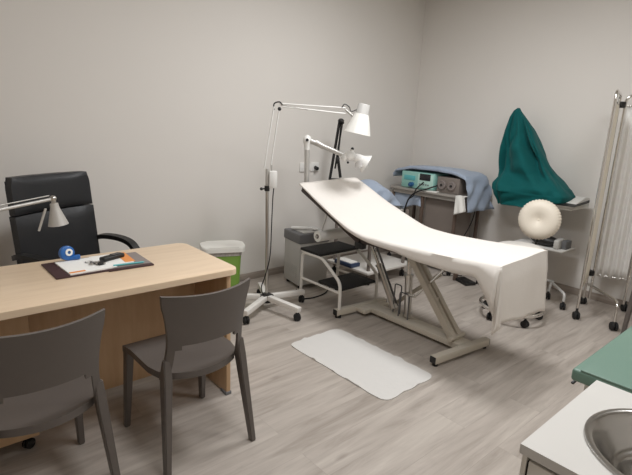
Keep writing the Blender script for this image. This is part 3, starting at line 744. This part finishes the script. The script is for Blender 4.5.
bm = new(); bb(bm, (4.40, 1.62, .846), (4.7, 2.3, .862), bev=.004); obj('upper_shelf', bm, 'white', t)
bm = new(); bb(bm, (4.39, 1.63, .46), (4.68, 2.1, .474), bev=.004); obj('lower_shelf', bm, 'white', t)

t = thing('medical_console', 'white wedge-shaped console with dark keyboard edge poking out of the green cloth', 'machine', (4.5, 1.95, .865))
bm = new(); extrude_poly(bm, [(4.36, 1.6, .89), (4.4, 1.58, .863), (4.68, 1.58, .863), (4.68, 1.58, .945), (4.64, 1.6, .953)], (0, .62, 0)); obj('body', bm, 'white', t)
bm = new(); extrude_poly(bm, [(4.375, 1.572, .9), (4.345, 1.58, .889), (4.66, 1.572, .908), (4.66, 1.572, .93)], (0, .35, .0)); obj('keyboard', bm, 'black', t)
bm = new(); box(bm, (4.57, 2.3, 1.33), (.04, .08, .6), bev=.012); rod(bm, (4.58, 2.3, .9), (4.58, 2.3, 1.1), .03); sphere(bm, (4.57, 2.315, 1.66), .025); obj('column', bm, 'dgrey', t)

# green drape over it: stacked outlines (z, left y, right y, front x, folds)
SEC = [(1.725, 2.325, 2.305, 4.57, 0), (1.70, 2.345, 2.285, 4.545, .002), (1.64, 2.365, 2.235, 4.52, .007), (1.52, 2.385, 2.16, 4.50, .016), (1.36, 2.395, 2.06, 4.475, .024), (1.2, 2.40, 1.955, 4.47, .03), (1.12, 2.40, 1.885, 4.47, .03), (1.06, 2.40, 1.80, 4.42, .028), (1.0, 2.395, 1.72, 4.34, .02), (.95, 2.385, 1.675, 4.32, .02), (.9, 2.37, 1.68, 4.315, .02), (.85, 2.325, 1.82, 4.315, .018), (.82, 2.30, 1.95, 4.315, .016)]
def drape_pt(u, v):
    w = v*(len(SEC)-1); i = min(int(w), len(SEC)-2); f = w-i
    z, yl, yr, xf, fo = [SEC[i][k]+(SEC[i+1][k]-SEC[i][k])*f for k in range(5)]
    a = 2*PI*u; c, s = math.cos(a), math.sin(a)
    xb = 4.70 if z > 1.0 else 4.72
    xb = xf+(xb-xf)*min(1, (1.74-z)/.25+.15)
    e = .62
    px = (xf+xb)/2-(xb-xf)/2*math.copysign(abs(c)**e, c)
    py = (yl+yr)/2-(yl-yr)/2*math.copysign(abs(s)**e, s)
    rd = 1-2*abs(nz((c*2.0+.3, s*2.0+v*1.5, z*2.2)))
    fold = fo*(1.1*math.sin(5*a+4.5*v)+.8*math.sin(9*a-3*v+1)+2.4*nz((c*2.6, s*2.6, z*5))-2.6*rd**3+1.0)*(1 if z > .95 else .55)
    px -= c*fold; py -= s*fold*.3
    if px > 4.745: px = 4.745
    px -= .035*max(0, c)*math.sin(min(1, max(0, (z-.86)/.5))*PI*2)*.6
    z += .02*nz((c*3, s*3, 2)) if v > .95 else 0
    return (px, py, z)
bm = new(); g = grid(bm, drape_pt, 96, 60, closed_u=True); bm.faces.new(g[0])
single('green_drape', bm, 'green', 'dark green surgical cloth draped in a peak over the console by the right wall', 'cloth', (4.56, 2.15, .87), solid=.003, angle=80)

# black device on the lower shelf
t = thing('handheld_device', 'black device with white side lying on the lower shelf of the cart', 'device', (4.5, 1.82, .474))
bm = new(); sphere(bm, (4.5, 1.84, .524), .1, (.75, 1.3, .5)); obj('body', bm, 'black', t)
bm = new(); box(bm, (4.5, 1.715, .518), (.16, .05, .085), rz=.1, bev=.015, seg=3); obj('side_cover', bm, 'greym', t)
bm = new(); box(bm, (4.55, 1.665, .512), (.12, .045, .075), bev=.004); single('small_box', bm, 'dgrey', 'small grey box at the right end of the cart lower shelf', 'box', (4.55, 1.665, .474))

# ------------------------------------------------------------------ corner trolley with draped electrosurgical unit
A0, A1 = V((4.16, 3.38, 0)), V((4.36, 2.98, 0))
t = thing('instrument_trolley', 'taupe metal instrument trolley carrying the mint unit in the far corner', 'trolley', (4.45, 3.0, 0))
# rectangular plan, slightly turned
tz = 0.0
o_ = V((4.44, 3.06, 0)); ex = V((math.cos(tz), math.sin(tz), 0)); ey = V((-math.sin(tz), math.cos(tz), 0))
def TP(a, b, z): return o_+ex*a+ey*b+V((0, 0, z))
HA, HB = .2, .42
Rz = Matrix.Rotation(tz, 4, 'Z')
for a, b in ((-HA, .02), (-HA, -HB+.02), (HA, HB), (HA, -HB), (-HA, HB)):
    p = TP(a, b, 0); bm = new(); bar(bm, TP(a, b, .07), TP(a, b, .80), .03, .03, bev=.003); obj('post', bm, 'brown', t)
    if b != .02: caster(t, p.x, p.y, .027, .4)
bm = new(); box(bm, TP(-.02, 0, .835), (2*HA+.06, 2*HB+.04, .022), rot=Rz, bev=.006); box(bm, TP(-.02, 0, .805), (2*HA+.02, 2*HB-.02, .04), rot=Rz, bev=.004); obj('top_tray', bm, 'traygrey', t)
bm = new(); box(bm, TP(.0, -.18, .46), (2*HA-.06, .36, .64), rot=Rz); obj('infill_box', bm, 'trolley', t)  # plain taupe box filling the space between the posts
bm = new(); box(bm, TP(0, 0, .125), (2*HA, 2*HB, .02), rot=Rz, bev=.004); obj('bottom_shelf', bm, 'trolley', t)
t = thing('control_unit', 'mint green control unit with small dark screen on the corner trolley', 'medical device', tuple(TP(-.02, .15, .846)), tz)
bm = new(); box(bm, TP(-.04, .135, .94), (.26, .44, .18), rot=Rz, bev=.01); bd = obj('housing', bm, 'device', t)
bm = new(); box(bm, TP(-.173, .025, .942), (.008, .2, .15), rot=Rz, bev=.003); pn = obj('front_panel', bm, 'devlight', t)
bm = new(); box(bm, TP(-.179, .03, .985), (.006, .14, .07), rot=Rz, bev=.002); obj('screen', bm, 'screenblk', pn)
bm = new()
for k in range(5): box(bm, TP(-.179, .095-.028*k, .905), (.005, .014, .012), rot=Rz)
obj('button_row', bm, 'dgrey', pn)
bm = new(); box(bm, TP(-.172, .24, .96), (.006, .15, .05), rot=Rz, bev=.002); obj('side_display', bm, 'aqua', bd)
bm = new(); rod(bm, TP(-.165, .2, .89), TP(-.205, .2, .89), .026); rod(bm, TP(-.205, .2, .89), TP(-.225, .2, .885), .016); obj('connector', bm, 'devblue', t)
t = thing('dial_unit', 'grey device with two round dials beside the mint unit on the corner trolley', 'medical device', tuple(TP(-.02, -.24, .846)), tz)
bm = new(); box(bm, TP(-.03, -.25, .93), (.26, .27, .165), rot=Rz, bev=.008); obj('housing', bm, 'trolley', t)
nv = -ex
for k in (0, 1):
    c_ = TP(-.16, -.185-.115*k, .93)
    bm = new(); lathe(bm, [(.046, 0), (.046, .02), (.038, .024), (.036, .018), (0, .018)], c_, nv, 20, cap0=True); dl = obj('dial', bm, 'slate', t)
    bm = new(); rod(bm, c_+nv*.018, c_+nv*.03, .012); obj('pointer', bm, 'black', dl)
bm = new(); box(bm, TP(-.2, -.1, .85), (.07, .12, .008), rz=.2); single('folded_paper', bm, 'paper', 'small folded white paper lying on the tray before the two round dials', 'paper', tuple(TP(-.2, -.1, .846)))
def cloth_box(name, label, o, ex, ey, ha, hb, ztop, hems, m, cat, seed=0, gap=.01, peak=None, n=34, flare=.06):
    """cloth over a box: hems = drop on -a, +a, -b, +b sides"""
    bm = new()
    da, DA, db, DB = hems
    def f(u, v):
        La = da+2*ha+DA; Lb = db+2*hb+DB
        s = u*La-da; q = v*Lb-db
        a = s; b = q; drop = 0; oa = ob = 0
        if s < 0: drop += -s; a = 0; oa = -1
        elif s > 2*ha: drop += s-2*ha; a = 2*ha; oa = 1
        if q < 0: dq = -q; drop = max(drop, dq); b = 0; ob = -1
        elif q > 2*hb: dq = q-2*hb; drop = max(drop, dq); b = 2*hb; ob = 1
        a -= ha; b -= hb
        w = min(1, drop/.08)
        out = gap*w+.016*w*nz((s*9+seed, q*9, seed))+.012*w*math.sin((s-q)*28+seed)
        a += oa*(out+.06*drop); b += ob*out+(ob*.06*drop if ob > 0 else ob*flare*drop)
        z = ztop-drop+.012*(1-w)*nz((s*8, q*8, seed+2))
        if peak: z += peak(s/(2*ha), q/(2*hb))*(1 if drop == 0 else max(0, 1-drop*6))
        return o+ex*a+ey*b+V((0, 0, z))
    grid(bm, f, n, n)
    return single(name, bm, m, label, cat, tuple(o+V((0, 0, ztop))), solid=.003, angle=80)
cloth_box('blue_drape', 'pale blue cloth draped over the mint unit and dial device on the corner trolley', TP(.03, -.01, 0), ex, ey, .2, .445, 1.065, (.03, .1, .37, .1), 'blue', 'cloth', 3, .012,
          peak=lambda p, q: .035*math.sin(PI*max(0, min(1, q)))*(1-.5*max(0, min(1, p)))-.02*max(0, q-.8)*5*max(0, 1-p)-.03*max(0, 1-q/.2)**2, flare=.2)
# white cloth hanging from the tray front
def towel(u, v):
    a = -.262-.006*math.sin(u*7)-.012*v*math.sin(u*11+2); b = -.42-.1*u-.03*v*(u+.2)
    return TP(a, b, .852-.19*v+.05*u*v)
bm = new(); grid(bm, towel, 14, 12); grid(bm, lambda u, v: TP(-.262-.006*math.sin(u*7)+.07*v, -.42-.1*u, .852+.004*math.sin(u*9)*v), 14, 4); bmesh.ops.remove_doubles(bm, verts=bm.verts[:], dist=.002)
single('hanging_cloth', bm, 'paper', 'white cloth hanging over the front of the corner trolley', 'cloth', tuple(TP(-.22, -.39, .85)), solid=.004, angle=80)
def flap2(u, v):
    return TP(-.2-.02*v*math.sin(u*8)-.01*v, .41-.36*u-  .05*v*(u-.3), .784-(.17-.05*u+.02*math.sin(u*6))*v)
bm = new(); grid(bm, flap2, 16, 12)
single('blue_cloth', bm, 'blue', 'pale blue cloth end hanging below the left of the corner trolley tray', 'cloth', tuple(TP(-.25, .3, .85)), solid=.003, angle=80)
bm = new(); tube(bm, smoothpts([TP(-.185, .04, .93), TP(-.29, .05, .86), TP(-.3, .07, .79), TP(-.29, .15, .72), TP(-.29, .19, .55), TP(-.26, .2, .3), TP(-.1, .22, .14)], 6), .007, 6); tube(bm, smoothpts([TP(-.17, -.14, .92), TP(-.25, -.06, .875), TP(-.3, .04, .83), TP(-.305, .13, .74), TP(-.29, .19, .55)], 6), .008, 6)
single('device_cable', bm, 'rubber', 'black cables looping from the mint unit down the front of the corner trolley', 'cable', tuple(TP(-.25, .15, .7)))
bm = new(); tube(bm, smoothpts([TP(-.0, -.5, .8), TP(-.0, -.49, .62), TP(-.06, -.46, .45), TP(-.22, -.44, .3), TP(-.26, -.4, .1), TP(-.26, -.38, .008), TP(-.1, -.5, .006)], 6), .005, 6)
single('device_cable', bm, 'rubber', 'black cable hanging below the right end of the blue drape', 'cable', tuple(TP(-.1, -.42, .4)))
t = thing('foot_switch', 'black foot switch with brown upright guard on the floor before the corner trolley', 'foot switch', (4.18, 2.45, 0))
bm = new(); box(bm, (4.17, 2.42, .018), (.12, .2, .03), rz=-.4, bev=.006); obj('base', bm, 'black', t)
bm = new(); box(bm, (4.15, 2.52, .08), (.05, .02, .15), rz=-.4, bev=.004); obj('guard', bm, 'brown', t)

# ------------------------------------------------------------------ draped trolley beyond the couch
t = thing('equipment_trolley', 'low white trolley on castors behind the couch carrying the blue-draped unit', 'trolley', (3.6, 3.15, 0))
ta, tb, tc_, td = 3.28, 3.8, 2.93, 3.4
for x in (ta, tb):
    for y in (tc_, td):
        bm = new(); bar(bm, (x, y, .075), (x, y, .70), .026, .026, bev=.003); obj('post', bm, 'trolley', t); caster(t, x, y, .03, .5)
bm = new(); bb(bm, (ta-.06, tc_-.05, .115), (tb+.1, td+.05, .14), bev=.005); obj('bottom_shelf', bm, 'whitem', t)
bm = new(); bb(bm, (ta-.03, tc_-.03, .69), (tb-.1, td+.03, .715), bev=.005); obj('top_shelf', bm, 'greym', t)
bm = new(); box(bm, (3.22, 3.1, .165), (.16, .22, .05), rz=.1, bev=.008); 
bm.free()
t2 = thing('equipment_tray', 'dark blue tray lying on the bottom shelf of the trolley behind the couch', 'tray', (3.26, 3.2, .14))
bm = new(); box(bm, (3.26, 3.2, .16), (.13, .24, .04), bev=.008); obj('tray', bm, 'navy', t2)
bm = new(); box(bm, (3.26, 3.2, .183), (.1, .2, .01), bev=.003); obj('lid', bm, 'paper', t2)
t = thing('draped_unit', 'grey medical unit hidden under pale blue cloth behind the couch', 'machine', (3.6, 3.15, .715))
bm = new(); extrude_poly(bm, [(3.32, 2.94, .715), (3.69, 2.94, .715), (3.69, 2.94, .735), (3.5, 2.94, .87), (3.32, 2.94, .88)], (0, .32, 0)); box(bm, (3.42, 3.15, .9), (.18, .2, .07), bev=.02); obj('housing', bm, 'lgrey', t)
cloth_box('blue_drape', 'pale blue cloth draped over the unit behind the raised couch back', V((3.505, 3.1, 0)), V((1, 0, 0)), V((0, 1, 0)), .2, .17, .905, (.12, .035, .14, .12), 'blue', 'cloth', 8, .015,
          peak=lambda p, q: .085*math.exp(-((p-.3)/.33)**2-((q-.6)/.5)**2)-.165*max(0, (p-.42)/.58)**1.25)
# black spring arm lamp folded upright
t = thing('spring_arm_lamp', 'black folded spring-arm lamp standing upright behind the couch head', 'lamp', (3.26, 3.4, .715))
bm = new(); box(bm, (3.26, 3.39, .735), (.06, .06, .04), bev=.006); rod(bm, (3.255, 3.4, .75), (3.245, 3.42, .95), .014); box(bm, (3.245, 3.42, .96), (.12, .05, .03), rz=-.75, bev=.005); obj('base', bm, 'black', t)
bm = new(); p, q = V((3.205, 3.45, .96)), V((3.275, 3.415, 1.52)); s = V((.012, -.012, 0))
bar(bm, p-s*.3, q-s*.8, .02, .018); bar(bm, p.lerp(q, .2)+s*1.6, q+s*.9, .013, .012); obj('lower_arm', bm, 'black', t)
bm = new(); sphere(bm, q+V((0, 0, .01)), .03, (1, 1, .8)); rod(bm, q-s*1.6, q+s*1.8, .018); obj('elbow', bm, 'black', t)
bm = new(); bar(bm, q+s*.4, V((3.262, 3.42, 1.17)), .013, .013); bar(bm, V((3.262, 3.42, 1.19)), V((3.29, 3.395, .985)), .022, .018); box(bm, (3.262, 3.42, 1.15), (.04, .03, .06), rz=-.7, bev=.006); obj('upper_arm', bm, 'black', t)

# ------------------------------------------------------------------ folding screen
P1, P2, P3 = V((4.118, 1.338, 0)), V((4.57, 1.45, 0)), V((4.69, 1.15, 0))
t = thing('folding_screen', 'chrome folding privacy screen with white pleated curtains on castors at the right edge', 'folding screen', (4.4, 1.3, 0))
ZT = 1.835
def panel(a, b, cm, zb, first):
    d = (b-a).normalized(); i0 = a+d*.012; i1 = b-d*.012
    bm = new(); up = V((0, 0, 1))
    tube(bm, fillet([i0+up*.06, i0+up*ZT, i1+up*ZT, i1+up*.06], .07, 7), .0115, 10)
    rod(bm, i0+up*(zb+.02), i1+up*(zb+.02), .004); rod(bm, i0+up*(ZT-.09), i1+up*(ZT-.09), .006)
    f = obj('frame', bm, 'chrome', t)
    nrm = V((-d.y, d.x, 0)); ln = (i1-i0).length
    def cur(u, v):
        p = i0+d*(.02+(ln-.04)*u)+up*(zb+.006+(ZT-.096-zb)*v)
        return p+nrm*(.013*math.sin(u*ln*88+.5*math.sin(v*3))*(.9+.3*math.sin(v*5))+.004*nz((u*9, v*3, 1)))
    bm = new(); grid(bm, cur, 90, 16); obj('curtain', bm, cm, t, solid=.002, angle=80)
panel(P1, P2, 'curtaincream', .27, True); panel(P2+V((.012, -.03, 0)), P3, 'curtain', .27, False)
for p in (P1, P2, P3): caster(t, p.x, p.y, .032, .7)
for z in (.3, ZT-.08):
    bm = new(); box(bm, P2+V((.004, -.014, z)), (.05, .06, .05), rz=-.5, bev=.008); obj('connector', bm, 'black', t)
bm = new(); tube(bm, fillet([P2+V((-.01, -.01, .2)), V((4.2, 1.10, .225)), V((4.13, 1.062, .215)), V((4.125, 1.058, .07))], .06, 6), .0125, 10); obj('outrigger_foot', bm, 'chrome', t); caster(t, 4.125, 1.058, .034, .7)

# ------------------------------------------------------------------ green couch and sink unit (bottom right)
t = thing('green_couch', 'green vinyl-topped examination couch at the lower right beyond the sink unit', 'couch', (2.2, .1, 0))
bm = new(); bb(bm, (1.645, -.6, .672), (2.75, .518, .716), bev=.01, seg=3); bb(bm, (1.646, -.598, .712), (2.74, .492, .722), bev=.004, seg=2); obj('padded_top', bm, 'teal', t)
bm = new(); bb(bm, (1.69, -.55, .05), (2.7, .485, .672), bev=.004); bd = obj('cabinet_body', bm, 'cab', t)
bm = new(); bb(bm, (1.72, -.5, 0), (2.65, .45, .05)); obj('plinth', bm, 'gap', t)
bm = new(); bb(bm, (1.684, -.5, .1), (1.69, .44, .6), bev=.002); obj('drawer_front', bm, 'cab', t)
bm = new(); rod(bm, (1.74, .48, .65), (1.735, .52, .645), .006); bar(bm, (1.75, .518, .652), (1.70, .526, .635), .01, .008, bev=.002); obj('latch', bm, 'black', t)

t = thing('sink_cabinet', 'white base cabinet with a dark door gap under the steel basin', 'cabinet', (1.13, 0, 0))
bm = new(); bb(bm, (.935, -.8, .08), (1.335, .335, .098)); bb(bm, (.935, .33, .08), (1.33, .352, .828)); bb(bm, (.935, -.8, .08), (1.335, -.782, .828)); bb(bm, (1.32, -.782, .098), (1.335, .33, .828)); obj('body', bm, 'cab', t)
bm = new(); bb(bm, (.919, .342, .1), (.935, .352, .828)); obj('end_strip', bm, 'cab', t)
bm = new(); bb(bm, (.9225, .3375, .1), (.935, .342, .812)); obj('door_gap', bm, 'gap', t)
bm = new(); bb(bm, (.919, -.2, .1), (.935, .3375, .818), bev=.0015); obj('door', bm, 'cab', t)
bm = new(); bb(bm, (.919, -.78, .1), (.935, -.205, .818), bev=.0015); obj('door', bm, 'cab', t)
bm = new(); bb(bm, (.97, -.78, 0), (1.3, .31, .08)); obj('plinth', bm, 'gap', t)
# worktop with a round cut-out
SC, SR = V((1.13, .125)), .173
bm = new()
wx0, wx1, wy0, wy1 = .915, 1.342, -.82, .358
corners = [math.atan2(y-SC.y, x-SC.x) % (2*PI) for x in (wx0, wx1) for y in (wy0, wy1)]
angs = sorted([2*PI*i/60 for i in range(60)]+corners); N_ = len(angs)
def wt(z):
    inner = []; outer = []
    for a in angs:
        c, s = math.cos(a), math.sin(a)
        kx = ((wx1-SC.x) if c > 0 else (wx0-SC.x))/c if abs(c) > 1e-6 else 9
        ky = ((wy1-SC.y) if s > 0 else (wy0-SC.y))/s if abs(s) > 1e-6 else 9
        k = min(kx, ky)
        inner.append(bm.verts.new((SC.x+(SR-.012)*c, SC.y+(SR-.012)*s, z))); outer.append(bm.verts.new((SC.x+c*k, SC.y+s*k, z)))
    for i in range(N_): bm.faces.new((inner[i], inner[(i+1) % N_], outer[(i+1) % N_], outer[i]))
    return inner, outer
i1_, o1_ = wt(.85); i0_, o0_ = wt(.828)
for A_, B_ in ((i1_, i0_), (o1_, o0_)):
    for i in range(N_): bm.faces.new((A_[i], A_[(i+1) % N_], B_[(i+1) % N_], B_[i]))
single('worktop', bm, 'walltop', 'white laminate worktop around the steel basin at the lower right corner', 'worktop', (1.13, 0, .828), angle=30)
t = thing('sink_basin', 'round stainless steel basin set into the white worktop at the lower right corner', 'sink', (SC.x, SC.y, .85))
bm = new(); lathe(bm, [(SR+.004, 0.0005), (SR+.003, .005), (SR-.006, .007), (SR-.014, .002), (SR-.03, -.02), (SR-.055, -.055), (SR-.065, -.062), (SR-.07, -.062), (SR-.078, -.07), (SR-.095, -.11), (.06, -.122), (.03, -.124), (.025, -.128)], (SC.x, SC.y, .85), seg=56); obj('bowl', bm, 'basin', t, angle=60)
bm = new(); lathe(bm, [(.03, -.122), (.024, -.119), (.02, -.124), (0, -.124)], (SC.x, SC.y, .85), seg=24); obj('drain', bm, 'steel', t)

# ------------------------------------------------------------------ world, camera, view
w = bpy.data.worlds.new('World'); bpy.context.scene.world = w; w.use_nodes = True
w.node_tree.nodes['Background'].inputs['Color'].default_value = (.9, .92, 1, 1); w.node_tree.nodes['Background'].inputs['Strength'].default_value = .05
cam = bpy.data.cameras.new('Camera'); co = bpy.data.objects.new('Camera', cam); C.objects.link(co)
P, Rr, A = math.radians(13.3), math.radians(2.6), math.radians(48.5)
fw = V((math.cos(A)*math.cos(P), math.sin(A)*math.cos(P), -math.sin(P))); r0 = V((math.sin(A), -math.cos(A), 0)); d0 = fw.cross(r0)
rt = r0*math.cos(Rr)-d0*math.sin(Rr); dn = r0*math.sin(Rr)+d0*math.cos(Rr)
m3 = Matrix((rt, -dn, -fw)).transposed()
co.matrix_world = Matrix.Translation((0, 0, 1.48)) @ m3.to_4x4()
cam.sensor_fit = 'HORIZONTAL'; cam.sensor_width = 36; cam.lens = 36*475/632; cam.clip_start = .02
sc = bpy.context.scene; sc.camera = co
sc.view_settings.view_transform = 'Standard'; sc.view_settings.look = 'None'; sc.view_settings.exposure = 0; sc.view_settings.gamma = 1
sc.cycles.use_denoising = True
sc.cycles.max_bounces = 8; sc.cycles.diffuse_bounces = 5
